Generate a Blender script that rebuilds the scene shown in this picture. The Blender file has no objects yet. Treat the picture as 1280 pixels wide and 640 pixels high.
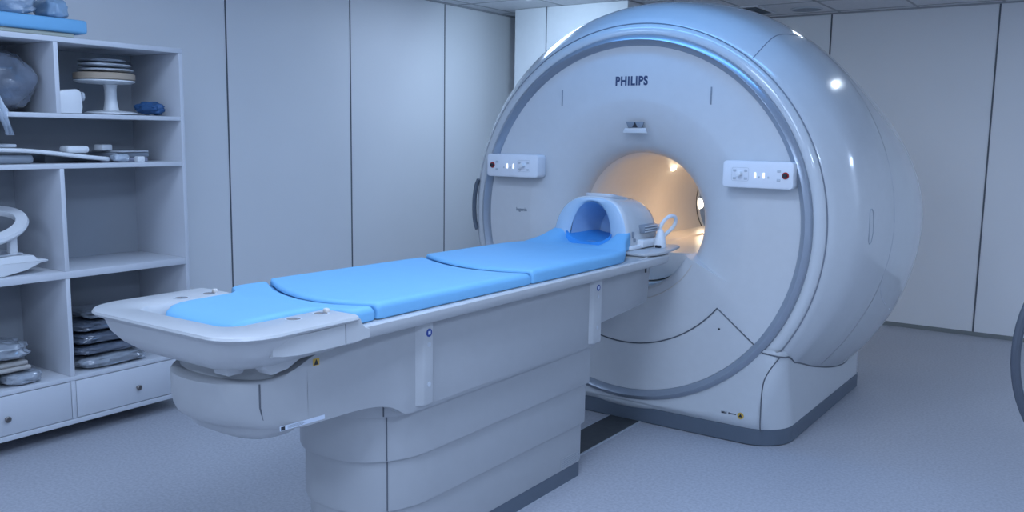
import bpy, bmesh, math, random
from mathutils import Vector, Matrix, noise
PI = math.pi
random.seed(7)
S = bpy.context.scene
COL = S.collection

# ------------------------------------------------------------------ camera
cam_d = bpy.data.cameras.new('camera')
cam = bpy.data.objects.new('camera', cam_d); COL.objects.link(cam)
RM = ((0.8189852839668502, 0.5736418140515025, 0.014077422258326177),
      (-0.08848740120873219, 0.10201734830068415, 0.990839260663919),
      (-0.5669506896309966, 0.8127284477717008, -0.1343107803176611))
m = Matrix((RM[0], RM[1], tuple(-v for v in RM[2]))).transposed().to_4x4()
m.translation = Vector((0, 0, 1.55))
cam.matrix_world = m
cam_d.sensor_width = 36.0
cam_d.lens = 1109.677 / 1280 * 36.0
cam_d.clip_start = 0.05
S.camera = cam

# ------------------------------------------------------------------ light
S.view_settings.view_transform = 'Standard'
S.view_settings.look = 'None'
S.view_settings.gamma = 1.0
S.view_settings.exposure = 0.0
S.view_settings.use_curve_mapping = False
w = bpy.data.worlds.new('world'); S.world = w; w.use_nodes = True
w.node_tree.nodes['Background'].inputs[0].default_value = (0.30, 0.42, 0.70, 1)
w.node_tree.nodes['Background'].inputs[1].default_value = 0.3

def area(name, loc, size, power, color, rot=(0, 0, 0), shape='DISK', size_y=None):
    l = bpy.data.lights.new(name, 'AREA'); l.shape = shape; l.size = size
    if size_y: l.size_y = size_y
    l.energy = power; l.color = color
    o = bpy.data.objects.new(name, l); COL.objects.link(o)
    o.location = loc; o.rotation_euler = rot
    return o
COOL = (0.54, 0.70, 1.0)
# recessed ceiling fittings (housings built below), some added as fill for face, walls, pillar
CEIL = 2.62
PANELS = [(-1.1, 1.0, 27), (0.9, 1.6, 40), (-1.5, 2.4, 22), (-1.1, -1.0, 34), (0.9, -1.0, 24), (1.9, 6.0, 30), (-3.7, 5.3, 9), (-3.0, -1.0, 24), (-3.3, 2.2, 11)]
for (x, y, p) in PANELS:
    area('ceiling_panel_light', (x, y, CEIL - 0.02), 0.58, p, COOL, shape='SQUARE')
SPOTS = [(-0.85, 6.15, 2.5), (-1.75, 6.2, 1.0)]
for (x, y, p) in SPOTS:
    area('downlight_beam', (x, y, CEIL - 0.02), 0.12, p, (0.72, 0.85, 1.0))
# added unseen spot to brighten the pillar; blue ambient strip above the magnet
area('added_accent_beam', (-3.75, 5.60, CEIL - 0.05), 0.10, 5.0, (0.52, 0.74, 1.0), rot=(1.0, 0, 0.1))
area('blue_strip_light', (-1.9, 3.95, CEIL - 0.02), 1.6, 8, (0.12, 0.42, 1.0), shape='RECTANGLE', size_y=0.12)
# two warm lamps inside the bore
BORE = [(134, 5.33, 0.75), (46, 5.33, 0.85)]          # angle round the bore, y, power
for (a_, y, p) in BORE:
    a_ = math.radians(a_); d_ = Vector((math.cos(a_), 0, math.sin(a_)))
    area('bore_glow', Vector((-2.21, y, 1.105)) + d_ * 0.325, 0.05, p, (1.0, 0.62, 0.33), rot=d_.to_track_quat('Z', 'Y').to_euler())
area('rear_glow', (-2.54, 6.10, 1.08), 0.06, 0.5, (1.0, 0.80, 0.58), rot=(0, -PI / 2, 0))

# ------------------------------------------------------------------ materials
MATS = {}
def mat(name, col, rough=0.5, metal=0.0, coat=0.0, noise_amt=0.0, nscale=20, bump=0.0, bscale=60, emit=None, estr=0, trans=0.0, alpha=1.0, spec=0.5):
    if name in MATS: return MATS[name]
    mt = bpy.data.materials.new(name); mt.use_nodes = True
    nt = mt.node_tree; b = nt.nodes['Principled BSDF']
    b.inputs['Base Color'].default_value = (*col, 1)
    b.inputs['Roughness'].default_value = rough
    b.inputs['Metallic'].default_value = metal
    b.inputs['Coat Weight'].default_value = coat
    b.inputs['Coat Roughness'].default_value = 0.06
    b.inputs['Specular IOR Level'].default_value = spec
    if trans: b.inputs['Transmission Weight'].default_value = trans
    if alpha < 1: b.inputs['Alpha'].default_value = alpha
    tc = nt.nodes.new('ShaderNodeTexCoord')
    n = nt.nodes.new('ShaderNodeTexNoise'); n.inputs['Scale'].default_value = nscale; n.inputs['Detail'].default_value = 4
    nt.links.new(tc.outputs['Object'], n.inputs['Vector'])
    r = nt.nodes.new('ShaderNodeValToRGB')
    a = max(noise_amt, 0.01)
    r.color_ramp.elements[0].position = 0.35; r.color_ramp.elements[1].position = 0.65
    r.color_ramp.elements[0].color = (*[c * (1 - a) for c in col], 1)
    r.color_ramp.elements[1].color = (*[min(1, c * (1 + a)) for c in col], 1)
    nt.links.new(n.outputs['Fac'], r.inputs['Fac']); nt.links.new(r.outputs['Color'], b.inputs['Base Color'])
    if bump:
        n2 = nt.nodes.new('ShaderNodeTexNoise'); n2.inputs['Scale'].default_value = bscale; n2.inputs['Detail'].default_value = 6
        nt.links.new(tc.outputs['Object'], n2.inputs['Vector'])
        bp = nt.nodes.new('ShaderNodeBump'); bp.inputs['Strength'].default_value = bump; bp.inputs['Distance'].default_value = 0.01
        nt.links.new(n2.outputs['Fac'], bp.inputs['Height']); nt.links.new(bp.outputs['Normal'], b.inputs['Normal'])
    if emit:
        b.inputs['Emission Color'].default_value = (*emit, 1); b.inputs['Emission Strength'].default_value = estr
    MATS[name] = mt
    return mt

WALL = mat('wall_panel', (0.83, 0.84, 0.85), 0.5, noise_amt=0.012, nscale=1.5)
SEAM = mat('seam', (0.11, 0.12, 0.14), 0.6)
SOFT = mat('cover_seam', (0.22, 0.24, 0.28), 0.5)
TRIMG = mat('baseboard', (0.22, 0.24, 0.24), 0.6)
CEILM = mat('ceiling_tile', (0.66, 0.67, 0.69), 0.9, noise_amt=0.03, nscale=40)
GRID = mat('ceiling_grid', (0.36, 0.37, 0.39), 0.6)
GLOSS = mat('gloss_white', (0.58, 0.60, 0.615), 0.18, coat=0.5)
FACE = mat('face_white', (0.60, 0.61, 0.62), 0.34, coat=0.12)
RINGM = mat('ring_grey', (0.36, 0.40, 0.46), 0.28, metal=0.5, coat=0.3)
BOREM = mat('bore_white', (0.80, 0.78, 0.75), 0.28)
PLINTH = mat('plinth_grey', (0.10, 0.125, 0.16), 0.45)
DARK = mat('dark_plastic', (0.02, 0.022, 0.03), 0.5)
TABLE = mat('table_white', (0.46, 0.47, 0.48), 0.33, coat=0.1)
TABLE2 = mat('table_side', (0.39, 0.40, 0.415), 0.40)
BEIGE = mat('beige_plastic', (0.62, 0.58, 0.54), 0.45)
BLUE = mat('blue_vinyl', (0.165, 0.42, 0.68), 0.6, bump=0.04, bscale=9)
BLUEIN = mat('blue_liner', (0.05, 0.30, 0.72), 0.45)
BLUED = mat('blue_drape', (0.03, 0.10, 0.24), 0.6, bump=0.5, bscale=20)
CABW = mat('cabinet_white', (0.62, 0.64, 0.68), 0.45, noise_amt=0.02, nscale=3)
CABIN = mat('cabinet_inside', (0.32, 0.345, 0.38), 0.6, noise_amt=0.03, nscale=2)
CHROME = mat('knob_metal', (0.22, 0.20, 0.19), 0.3, metal=0.9)
BAGM = mat('plastic_bag', (0.30, 0.33, 0.37), 0.12, noise_amt=0.25, nscale=6, bump=0.7, bscale=16, coat=1.0)
BAGD = mat('dark_bag', (0.11, 0.13, 0.17), 0.12, noise_amt=0.3, nscale=6, bump=0.7, bscale=16, coat=1.0)
BAGC = mat('clear_bag', (0.46, 0.52, 0.60), 0.12, noise_amt=0.15, nscale=5, bump=1.0, bscale=18, coat=0.5)
LINEN = mat('linen', (0.42, 0.40, 0.38), 0.8, bump=0.3, bscale=60)
GREYP = mat('grey_plastic', (0.22, 0.25, 0.29), 0.45)
LGREY = mat('light_grey_plastic', (0.50, 0.53, 0.57), 0.4)
TAN = mat('tan_foam', (0.42, 0.34, 0.26), 0.8)
WHITEP = mat('white_plastic', (0.74, 0.76, 0.78), 0.3)
FOAM = mat('pale_foam', (0.40, 0.42, 0.36), 0.8)
NAVY = mat('logo_navy', (0.03, 0.055, 0.13), 0.5)
YELLOW = mat('warning_yellow', (0.60, 0.38, 0.06), 0.5)
BLUEL = mat('blue_badge', (0.02, 0.06, 0.30), 0.4)
RED = mat('red_button', (0.40, 0.02, 0.02), 0.35)
PAPER = mat('label_paper', (0.60, 0.66, 0.76), 0.5)
HOSE = mat('hose_grey', (0.06, 0.07, 0.09), 0.45)
LEDW = mat('led_white', (0.9, 0.9, 0.95), 0.3, emit=(0.9, 0.95, 1.0), estr=1.2)
LAMPW = mat('lamp_lens', (1, 0.9, 0.7), 0.3, emit=(1.0, 0.86, 0.62), estr=14)
PANEL_E = mat('light_diffuser', (0.9, 0.9, 0.9), 0.4, emit=(0.6, 0.78, 1.0), estr=2.5)
CHANNEL = mat('channel_cover', (0.055, 0.062, 0.068), 0.6, noise_amt=0.1, nscale=30)
EDGE = mat('channel_edge', (0.42, 0.45, 0.50), 0.5)

# speckled vinyl floor
FLOORM = bpy.data.materials.new('vinyl_floor'); FLOORM.use_nodes = True
nt = FLOORM.node_tree; b = nt.nodes['Principled BSDF']; b.inputs['Roughness'].default_value = 0.42
tc = nt.nodes.new('ShaderNodeTexCoord')
v1 = nt.nodes.new('ShaderNodeTexNoise'); v1.inputs['Scale'].default_value = 75; v1.inputs['Detail'].default_value = 3
v2 = nt.nodes.new('ShaderNodeTexNoise'); v2.inputs['Scale'].default_value = 1.2; v2.inputs['Detail'].default_value = 3
nt.links.new(tc.outputs['Object'], v1.inputs['Vector']); nt.links.new(tc.outputs['Object'], v2.inputs['Vector'])
r1 = nt.nodes.new('ShaderNodeValToRGB'); r1.color_ramp.elements[0].position = 0.36; r1.color_ramp.elements[1].position = 0.62
r1.color_ramp.elements[0].color = (0.385, 0.395, 0.435, 1); r1.color_ramp.elements[1].color = (0.475, 0.485, 0.525, 1)
r2 = nt.nodes.new('ShaderNodeValToRGB'); r2.color_ramp.elements[0].color = (0.90, 0.90, 0.91, 1); r2.color_ramp.elements[1].color = (1, 1, 1, 1)
mx = nt.nodes.new('ShaderNodeMix'); mx.data_type = 'RGBA'; mx.blend_type = 'MULTIPLY'; mx.inputs[0].default_value = 1
nt.links.new(v1.outputs['Fac'], r1.inputs['Fac']); nt.links.new(v2.outputs['Fac'], r2.inputs['Fac'])
nt.links.new(r1.outputs['Color'], mx.inputs[6]); nt.links.new(r2.outputs['Color'], mx.inputs[7])
nt.links.new(mx.outputs[2], b.inputs['Base Color'])

# ------------------------------------------------------------------ mesh helpers
def obj(name, bm, mt, parent=None, smooth=35, kind=None):
    bmesh.ops.recalc_face_normals(bm, faces=bm.faces[:])
    me = bpy.data.meshes.new(name); bm.to_mesh(me); bm.free()
    if smooth:
        for p in me.polygons: p.use_smooth = True
        me.set_sharp_from_angle(angle=math.radians(smooth))
    me.materials.append(mt)
    o = bpy.data.objects.new(name, me); COL.objects.link(o)
    if parent is not None: o.parent = parent; o.matrix_parent_inverse = Matrix.Translation(-parent.location) if parent.type == 'EMPTY' and parent.parent is None else Matrix.Identity(4)
    if kind: o['kind'] = kind
    return o
def thing(name, label, cat, loc, group=None):
    o = bpy.data.objects.new(name, None); COL.objects.link(o); o.empty_display_size = 0.1
    o.location = loc; tag(o, label, cat, group)
    return o
def tag(o, label, cat, group=None):
    o['label'] = label; o['category'] = cat
    if group: o['group'] = group
    return o
def struct(name, bm, mt, smooth=0): return obj(name, bm, mt, None, smooth, 'structure')
def box(bm, x0, x1, y0, y1, z0, z1, bev=0.0, seg=2, M=None):
    g = bmesh.new()
    bmesh.ops.create_cube(g, size=1)
    for v in g.verts:
        v.co = Vector(((x0 + x1) / 2 + v.co.x * (x1 - x0), (y0 + y1) / 2 + v.co.y * (y1 - y0), (z0 + z1) / 2 + v.co.z * (z1 - z0)))
    if bev: bmesh.ops.bevel(g, geom=g.edges[:], offset=bev, segments=seg, affect='EDGES', profile=0.5)
    if M is not None: g.transform(M)
    join(bm, g); return bm
def B(*a, **k): return box(bmesh.new(), *a, **k)
def join(bm, g):
    vm = [bm.verts.new(v.co) for v in g.verts]
    idx = {v: vm[i] for i, v in enumerate(g.verts)}
    for f in g.faces:
        try: bm.faces.new([idx[v] for v in f.verts])
        except ValueError: pass
    g.free()
def loft(bm, secs, closed=True, cap0=True, cap1=True, loop=False):
    rows = [[bm.verts.new(p) for p in s] for s in secs]
    n = len(rows[0]); rr = rows + ([rows[0]] if loop else [])
    for a, c in zip(rr[:-1], rr[1:]):
        for i in range(n if closed else n - 1):
            j = (i + 1) % n
            try: bm.faces.new((a[i], a[j], c[j], c[i]))
            except ValueError: pass
    if closed and not loop:
        if cap0: bm.faces.new(rows[0][::-1])
        if cap1: bm.faces.new(rows[-1])
    return bm
def tube(bm, pts, r, n=8, cyc=False):
    pts = [Vector(p) for p in pts]; secs = []
    up = None
    for i, p in enumerate(pts):
        if cyc: t = pts[(i + 1) % len(pts)] - pts[i - 1]
        else: t = pts[min(i + 1, len(pts) - 1)] - pts[max(i - 1, 0)]
        t.normalize()
        if up is None: up = Vector((0, 0, 1)) if abs(t.z) < 0.9 else Vector((1, 0, 0))
        a = t.cross(up).normalized(); b2 = a.cross(t).normalized(); up = b2
        rr = r[i] if isinstance(r, (list, tuple)) else r
        secs.append([p + a * rr * math.cos(2 * PI * k / n) + b2 * rr * math.sin(2 * PI * k / n) for k in range(n)])
    return loft(bm, secs, loop=cyc)
def T(pts, r, n=8, cyc=False): return tube(bmesh.new(), pts, r, n, cyc)
def lathe(bm, prof, c, axis='Z', n=32, cap=True):
    secs = []
    for (r, h) in prof:
        s = []
        for k in range(n):
            a = 2 * PI * k / n
            if axis == 'Z': s.append(Vector((c[0] + r * math.cos(a), c[1] + r * math.sin(a), c[2] + h)))
            elif axis == 'Y': s.append(Vector((c[0] + r * math.cos(a), c[1] + h, c[2] + r * math.sin(a))))
            else: s.append(Vector((c[0] + h, c[1] + r * math.cos(a), c[2] + r * math.sin(a))))
        secs.append(s)
    return loft(bm, secs, cap0=cap, cap1=cap)
def L(*a, **k): return lathe(bmesh.new(), *a, **k)
def extr(bm, poly, d, axis='Y', a=0.0, bev=0.0, seg=2):
    """poly of 2-D points (plane ⟂ axis) extruded from a to d"""
    g = bmesh.new()
    def P(p, h): return Vector((p[0], h, p[1])) if axis == 'Y' else (Vector((h, p[0], p[1])) if axis == 'X' else Vector((p[0], p[1], h)))
    loft(g, [[P(p, a) for p in poly], [P(p, d) for p in poly]])
    bmesh.ops.recalc_face_normals(g, faces=g.faces[:])
    if bev:
        ed = [e for e in g.edges if len(e.link_faces) == 2 and e.calc_face_angle(0) > 0.6]
        bmesh.ops.bevel(g, geom=ed, offset=bev, segments=seg, affect='EDGES', profile=0.5)
    join(bm, g); return bm
def X_(*a, **k): return extr(bmesh.new(), *a, **k)
def smooth_poly(pts, it=3, closed=False):
    for _ in range(it):
        q = []
        n = len(pts)
        if not closed: q.append(pts[0])
        for i in range(n if closed else n - 1):
            a = Vector(pts[i]); c = Vector(pts[(i + 1) % n])
            q += [tuple(a * 0.75 + c * 0.25), tuple(a * 0.25 + c * 0.75)]
        if not closed: q.append(pts[-1])
        pts = q
    return pts
def interp(x, tab):
    if x <= tab[0][0]: return tab[0][1]
    for i in range(len(tab) - 1):
        (a, u), (b_, v) = tab[i], tab[i + 1]
        if x <= b_:
            t = (x - a) / (b_ - a)
            m0 = ((v - tab[i - 1][1]) / (b_ - tab[i - 1][0])) if i > 0 else (v - u) / (b_ - a)
            m1 = ((tab[i + 2][1] - u) / (tab[i + 2][0] - a)) if i + 2 < len(tab) else (v - u) / (b_ - a)
            h = b_ - a
            return (2*t**3 - 3*t*t + 1) * u + (t**3 - 2*t*t + t) * h * m0 + (-2*t**3 + 3*t*t) * v + (t**3 - t*t) * h * m1
    return tab[-1][1]
def text(body, loc, h, mt, parent, name, rot=(PI / 2, 0, 0), bold=0.0, sx=1.0, ext=0.0008, align='LEFT', sp=1.0):
    c = bpy.data.curves.new(name, 'FONT'); c.body = body; c.size = h / 0.70; c.extrude = ext; c.offset = bold; c.align_x = align; c.space_character = sp
    t = bpy.data.objects.new('tmp', c); COL.objects.link(t)
    dg = bpy.context.evaluated_depsgraph_get()
    me = bpy.data.meshes.new_from_object(t.evaluated_get(dg))
    bpy.data.objects.remove(t)
    from mathutils import Euler
    me.transform(Matrix.Translation(loc) @ Euler(rot).to_matrix().to_4x4() @ Matrix.Diagonal((sx, 1, 1, 1)))
    me.materials.clear(); me.materials.append(mt)
    o = bpy.data.objects.new(name, me); COL.objects.link(o); o.parent = parent
    o.matrix_parent_inverse = Matrix.Translation(-parent.location) if parent.type == 'EMPTY' else Matrix.Identity(4)
    return o
def disc(bm, c, r, t, axis='Y', n=24):
    return lathe(bm, [(r, 0), (r, t)], c, axis, n)
def rrect(w_, h_, r, n=5):
    """rounded rectangle, half sizes"""
    p = []
    for (sx, sy, a0) in ((1, 1, 0), (-1, 1, PI / 2), (-1, -1, PI), (1, -1, 1.5 * PI)):
        for k in range(n + 1):
            a = a0 + PI / 2 * k / n
            p.append((sx * (w_ - r) + r * math.cos(a), sy * (h_ - r) + r * math.sin(a)))
    return p

# ------------------------------------------------------------------ room
XL, XR, YB, YF = -4.75, 2.6, 7.9, -2.6
struct('floor', B(XL - .1, XR + .1, YF - .1, YB + .1, -0.1, 0), FLOORM)
struct('ceiling', B(XL - .1, XR + .1, YF - .1, YB + .1, CEIL, CEIL + .1), CEILM)
struct('wall_left', B(XL - .1, XL, YF, YB, 0, CEIL), WALL)
struct('wall_back', B(XL, XR, YB, YB + .1, 0, CEIL), WALL)
struct('wall_right', B(XR, XR + .1, YF, YB, 0, CEIL), WALL)
struct('wall_front', B(XL, XR, YF - .1, YF, 0, CEIL), WALL)
tn = 0
for k in range(-4, 4):
    y = 4.717 + 1.08 * k
    if y > YB - .1: continue
    tn += 1; struct('trim_%d' % tn, B(XL, XL + .0035, y - .0045, y + .0045, 0, CEIL), SEAM)
for x in (-3.497, -2.23, -0.963, 0.304, 1.571):
    tn += 1; struct('trim_%d' % tn, B(x - .006, x + .006, YB - .0035, YB, 0.03, CEIL), SEAM)
struct('baseboard_back', B(XL, XR, YB - .008, YB, 0, 0.035), TRIMG)
struct('baseboard_left', B(XL, XL + .008, YF, YB - .008, 0, 0.035), TRIMG)
# ceiling grid: thin T bars
g = bmesh.new()
k = 0
x = XL + 0.155
while x < XR:
    box(g, x - .009, x + .009, YF, YB, CEIL - .003, CEIL); x += 0.61
y = YB - 0.12
while y > YF:
    box(g, XL, XR, y - .009, y + .009, CEIL - .0035, CEIL); y -= 0.61
struct('trim_ceiling_grid', g, GRID)
tn += 1; struct('trim_%d' % tn, B(XL, XR, YB - .02, YB, CEIL - .012, CEIL), GRID)
tn += 1; struct('trim_%d' % tn, B(XL, XL + .02, YF, YB - .02, CEIL - .012, CEIL), GRID)
# square column behind the magnet
struct('wall_pillar', B(-4.47, -3.387, 6.4, 7.9, 0, CEIL, bev=.01), mat('pillar_white', (.82, .84, .86), .25, coat=.3), 35)
tn += 1; struct('trim_%d' % tn, B(-4.150, -4.142, 6.3965, 6.4, 0, CEIL), SEAM)
# floor cable channel
tn += 1; struct('trim_%d' % tn, B(-2.295, -2.115, 3.2, 4.4, 0, 0.004), CHANNEL)
tn += 1; struct('trim_%d' % tn, B(-2.115, -2.105, 3.2, 4.28, 0, 0.005), EDGE)
tn += 1; struct('trim_%d' % tn, B(-2.305, -2.295, 3.2, 4.28, 0, 0.005), EDGE)

# ceiling fittings
WHERE = ['above the floor left of the camera', 'just right of the camera', 'added as fill above the near side of the patient table',
         'behind and left of the camera', 'behind and right of the camera', 'added as fill near the back wall right of the scanner', 'added as fill by the left wall beside the scanner', 'far behind the camera by the left wall', 'added as fill above the foot end of the patient table']
for i, (x, y, p) in enumerate(PANELS):
    c = thing('ceiling_light', 'square recessed ceiling light panel ' + WHERE[i], 'ceiling light', (x, y, CEIL), 'recessed ceiling panels')
    fr = bmesh.new()
    for (a0, a1, b0, b1) in ((-.31, .31, .29, .31), (-.31, .31, -.31, -.29), (-.31, -.29, -.29, .29), (.29, .31, -.29, .29)):
        box(fr, x + a0, x + a1, y + b0, y + b1, CEIL - .016, CEIL)
    obj('frame', fr, WHITEP, c)
    obj('diffuser', B(x - .29, x + .29, y - .29, y + .29, CEIL - .008, CEIL - .001), PANEL_E, c, 0)
for (x, y, p) in SPOTS:
    c = thing('downlight', 'small round ceiling downlight ' + ('above the right flank of the scanner' if x > -1.5 else 'above the back of the scanner'), 'ceiling light', (x, y, CEIL), 'round downlights')
    obj('rim', L([(.06, -.008), (.085, -.006), (.085, 0), (.06, 0), (.06, -.008)], (x, y, CEIL), cap=False), WHITEP, c)
    obj('lens', L([(.06, -.003), (.06, 0)], (x, y, CEIL)), LEDW, c)
ac = thing('added_accent_spot', 'added small tilted ceiling spot brightening the white column beside the scanner', 'ceiling light', (-3.75, 5.55, CEIL))  # housing for the added spot that brightens the pillar
obj('mount', L([(.04, -.012), (.04, 0)], (-3.75, 5.55, CEIL)), WHITEP, ac)
g = L([(.055, 0), (.055, .05), (.05, .06), (.0005, .06)], (0, 0, 0)); g.transform(Matrix.Translation((-3.75, 5.575, CEIL - .045)) @ Matrix.Rotation(1.0, 4, 'X')); obj('housing', g, WHITEP, ac)
sp = thing('ceiling_speaker', 'round recessed grey ceiling speaker near the back wall', 'speaker', (-2.34, 7.55, CEIL))
obj('rim', L([(.115, 0), (.13, 0), (.13, -.006), (.115, -.01), (.115, 0)], (-2.34, 7.55, CEIL), cap=False), LGREY, sp)
obj('grille', L([(.115, 0), (.115, -.006), (.03, -.009), (.0005, -.009)], (-2.34, 7.55, CEIL)), GREYP, sp)
vt = thing('ceiling_vent', 'dark slotted ceiling vent above the top of the scanner', 'vent', (-2.80, 7.38, CEIL))
fr = bmesh.new()
for q in ((-2.99, -2.61, 7.15, 7.175), (-2.99, -2.61, 7.585, 7.61), (-2.99, -2.965, 7.175, 7.585), (-2.635, -2.61, 7.175, 7.585)):
    box(fr, *q, CEIL - .012, CEIL)
obj('frame', fr, CEILM, vt)
obj('backing', B(-2.965, -2.635, 7.175, 7.585, CEIL - .005, CEIL - .001), DARK, vt, 0)
for k in range(7):
    yy = 7.20 + k * .058
    Mx = Matrix.Translation((-2.80, yy, CEIL - .01)) @ Matrix.Rotation(.5, 4, 'X')
    obj('slat', B(-.165, .165, -.014, .014, -.002, .002, M=Mx), GREYP, vt, 0)

# ------------------------------------------------------------------ scanner
CX, CZ = -2.21, 1.105
sc = thing('mri_scanner', 'large glossy white drum-shaped MRI scanner with a warmly lit round bore', 'mri scanner', (CX, 5.0, 0))
def pol(r, a, y): return Vector((CX + r * math.cos(a), y, max(0.03, CZ + r * math.sin(a))))
KN = [(4.285, 1.037), (4.30, 1.052), (4.36, 1.10), (4.42, 1.14), (4.5, 1.168), (4.7, 1.2), (4.9, 1.22), (5.1, 1.235), (5.3, 1.243), (5.5, 1.236), (5.65, 1.205), (5.8, 1.15), (5.95, 1.05), (6.05, .95), (6.15, .80)]
def RR(y, a):
    r = interp(y, KN)
    t = min(max((y - 4.75) / .8, 0), 1.3); t = t * t * (3 - 2 * min(t, 1)) if t < 1 else t
    s = math.sin(a)
    if s < 0: r -= interp(y, [(4.3, 0), (4.4, .03), (4.5, .052), (4.75, .045), (5.1, .022), (5.4, 0)]) * abs(math.sin(2 * a)) ** 1.5
    if s > 0: r -= t * (.075 * abs(math.sin(2 * a)) ** 1.5 + .055 * s * s)
    return r
N = 160
def shell(y0, y1, ny, extra=0.0):
    secs = []
    for j in range(ny + 1):
        y = y0 + (y1 - y0) * j / ny
        secs.append([pol(RR(y, 2 * PI * k / N) + extra, 2 * PI * k / N, y) for k in range(N)])
    return secs
# front bezel band (ring edge -> front seam)
secs = [[pol(r, 2 * PI * k / N, y) for k in range(N)] for (r, y) in ((.975, 4.30), (.975, 4.268), (.985, 4.262), (1.01, 4.266), (1.030, 4.277), (1.0365, 4.290), (1.030, 4.33))]
obj('front_bezel', loft(bmesh.new(), secs, cap0=False, cap1=False), GLOSS, sc, 60)
# side shell and rear shell
s0 = [[pol(1.030, 2 * PI * k / N, 4.33) for k in range(N)], [pol(1.0375, 2 * PI * k / N, 4.292) for k in range(N)]] + shell(4.296, 4.86, 18)
obj('side_shell', loft(bmesh.new(), s0, cap0=False, cap1=False), GLOSS, sc, 60)
s1 = shell(4.864, 6.15, 30)
s1.append([pol(.66, 2 * PI * k / N, 6.21) for k in range(N)]); s1.append([pol(.50, 2 * PI * k / N, 6.22) for k in range(N)])
obj('rear_shell', loft(bmesh.new(), s1, cap0=False, cap1=False), GLOSS, sc, 60)
# grey trim ring
def arcring(prof, a0, a1, n, closed=True):
    return [[pol(r, a0 + (a1 - a0) * k / n, y) for (r, y) in prof] for k in range(n + 1)]
rp = [(.922, 4.285), (.922, 4.258), (.930, 4.244), (.950, 4.228), (.953, 4.229), (.972, 4.246), (.978, 4.262), (.978, 4.285)]
secs = [[pol(r, 2 * PI * k / N, y) for (r, y) in rp] for k in range(N)]
obj('trim_ring', loft(bmesh.new(), secs, closed=False, loop=True), RINGM, sc, 25)
# front cover: flared around the bore, flat in the lower sector where the table docks
A_R = math.radians(-26); A_L = math.radians(206)
def flare(r):
    return interp(r, [(.364, 4.47), (.367, 4.43), (.379, 4.395), (.41, 4.352), (.46, 4.318), (.52, 4.292), (.58, 4.274), (.63, 4.264), (.645, 4.262), (.93, 4.262)])
rs = [.364, .3645, .366, .370, .378, .39, .41, .435, .46, .49, .52, .55, .58, .61, .635, .645, .66, .75, .85, .926]
bm = bmesh.new(); secs = []
NU = 120
for k in range(NU + 1):
    a = A_R + (A_L - A_R) * k / NU
    secs.append([pol(r, a, flare(r)) for r in rs])
loft(bm, secs, closed=False)
obj('front_cover', bm, FACE, sc, 30)
# lower docking panel: flat sector with a rim around the table opening
bm = bmesh.new(); secs = []
aL2 = A_L - 2 * PI
rs2 = [(.355, 4.50), (.366, 4.49), (.366, 4.30), (.372, 4.272), (.382, 4.264), (.405, 4.262), (.50, 4.262), (.645, 4.262)]
for k in range(61):
    a = A_R + (aL2 - A_R) * k / 60
    secs.append([pol(r, a, y) for (r, y) in rs2])
loft(bm, secs, closed=False)
AC = math.radians(-38.5)
for (a0, a1, r1, n_) in ((A_R, AC, .926, 8), (AC, -PI - AC, .665, 50), (-PI - AC, aL2, .926, 8)):
    loft(bm, [[pol(r, a0 + (a1 - a0) * k / n_, 4.262) for r in (.645, .655, r1)] for k in range(n_ + 1)], closed=False)
for a in (A_R, aL2):   # side wall of the step
    up = [bm.verts.new(pol(r, a, 4.262 if r > .382 else 4.27)) for r in rs[1:16]]; dn = [bm.verts.new(pol(r, a, flare(r) + .002)) for r in rs[1:16]]
    for i in range(len(up) - 1): bm.faces.new((up[i], up[i + 1], dn[i + 1], dn[i]))
obj('docking_panel', bm, FACE, sc, 30)
pr = [(.667, 4.285), (.667, 4.261), (.671, 4.257), (.80, 4.257), (.920, 4.257), (.924, 4.262), (.924, 4.285)]
acc = obj('access_panel', loft(bmesh.new(), [[pol(r, AC - .004 + (-PI - 2 * AC + .008) * k / 60, y) for (r, y) in pr] for k in range(61)], closed=False), FACE, sc, 30)
obj('lock', L([(.006, 0), (.006, -.002), (.0005, -.002)], (-1.673, 4.257, .585), 'Y', 12), DARK, acc)
def arc_line(r, a0, a1, y, n=40): return [pol(r, a0 + (a1 - a0) * k / n, y) for k in range(n + 1)]
obj('panel_seam', T(arc_line(.665, AC, -PI - AC, 4.259, 60), .0035, 6), SEAM, sc)
for s in (0, 1):
    a = AC if s == 0 else -PI - AC
    obj('panel_seam', T([pol(.665, a, 4.259), pol(.925, a, 4.259)], .003, 6), SEAM, sc)
obj('docking_seam', T(arc_line(.425, A_R - .05, aL2 + .05, 4.2615, 50), .0028, 6), BEIGE, sc)
obj('docking_seal', T(arc_line(.372, math.radians(-40), math.radians(-140), 4.285, 40), .003, 6), DARK, sc)
# bore liner
secs = [[pol(r, 2 * PI * k / 96, y) for k in range(96)] for (r, y) in ((.365, 4.44), (.360, 4.46), (.354, 4.48), (.350, 4.55), (.350, 5.1), (.350, 5.96), (.352, 5.99), (.362, 6.04), (.385, 6.10), (.42, 6.16), (.50, 6.22))]
obj('bore_liner', loft(bmesh.new(), secs, cap0=False, cap1=False), BOREM, sc, 50)
obj('bore_edge', T(arc_line(.3645, A_R, A_L, 4.455, 80), .0028, 6), BEIGE, sc)
obj('bore_rear_seam', T([pol(.3485, 2 * PI * k / 80, 5.965) for k in range(80)], .004, 6, True), SEAM, sc)
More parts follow.
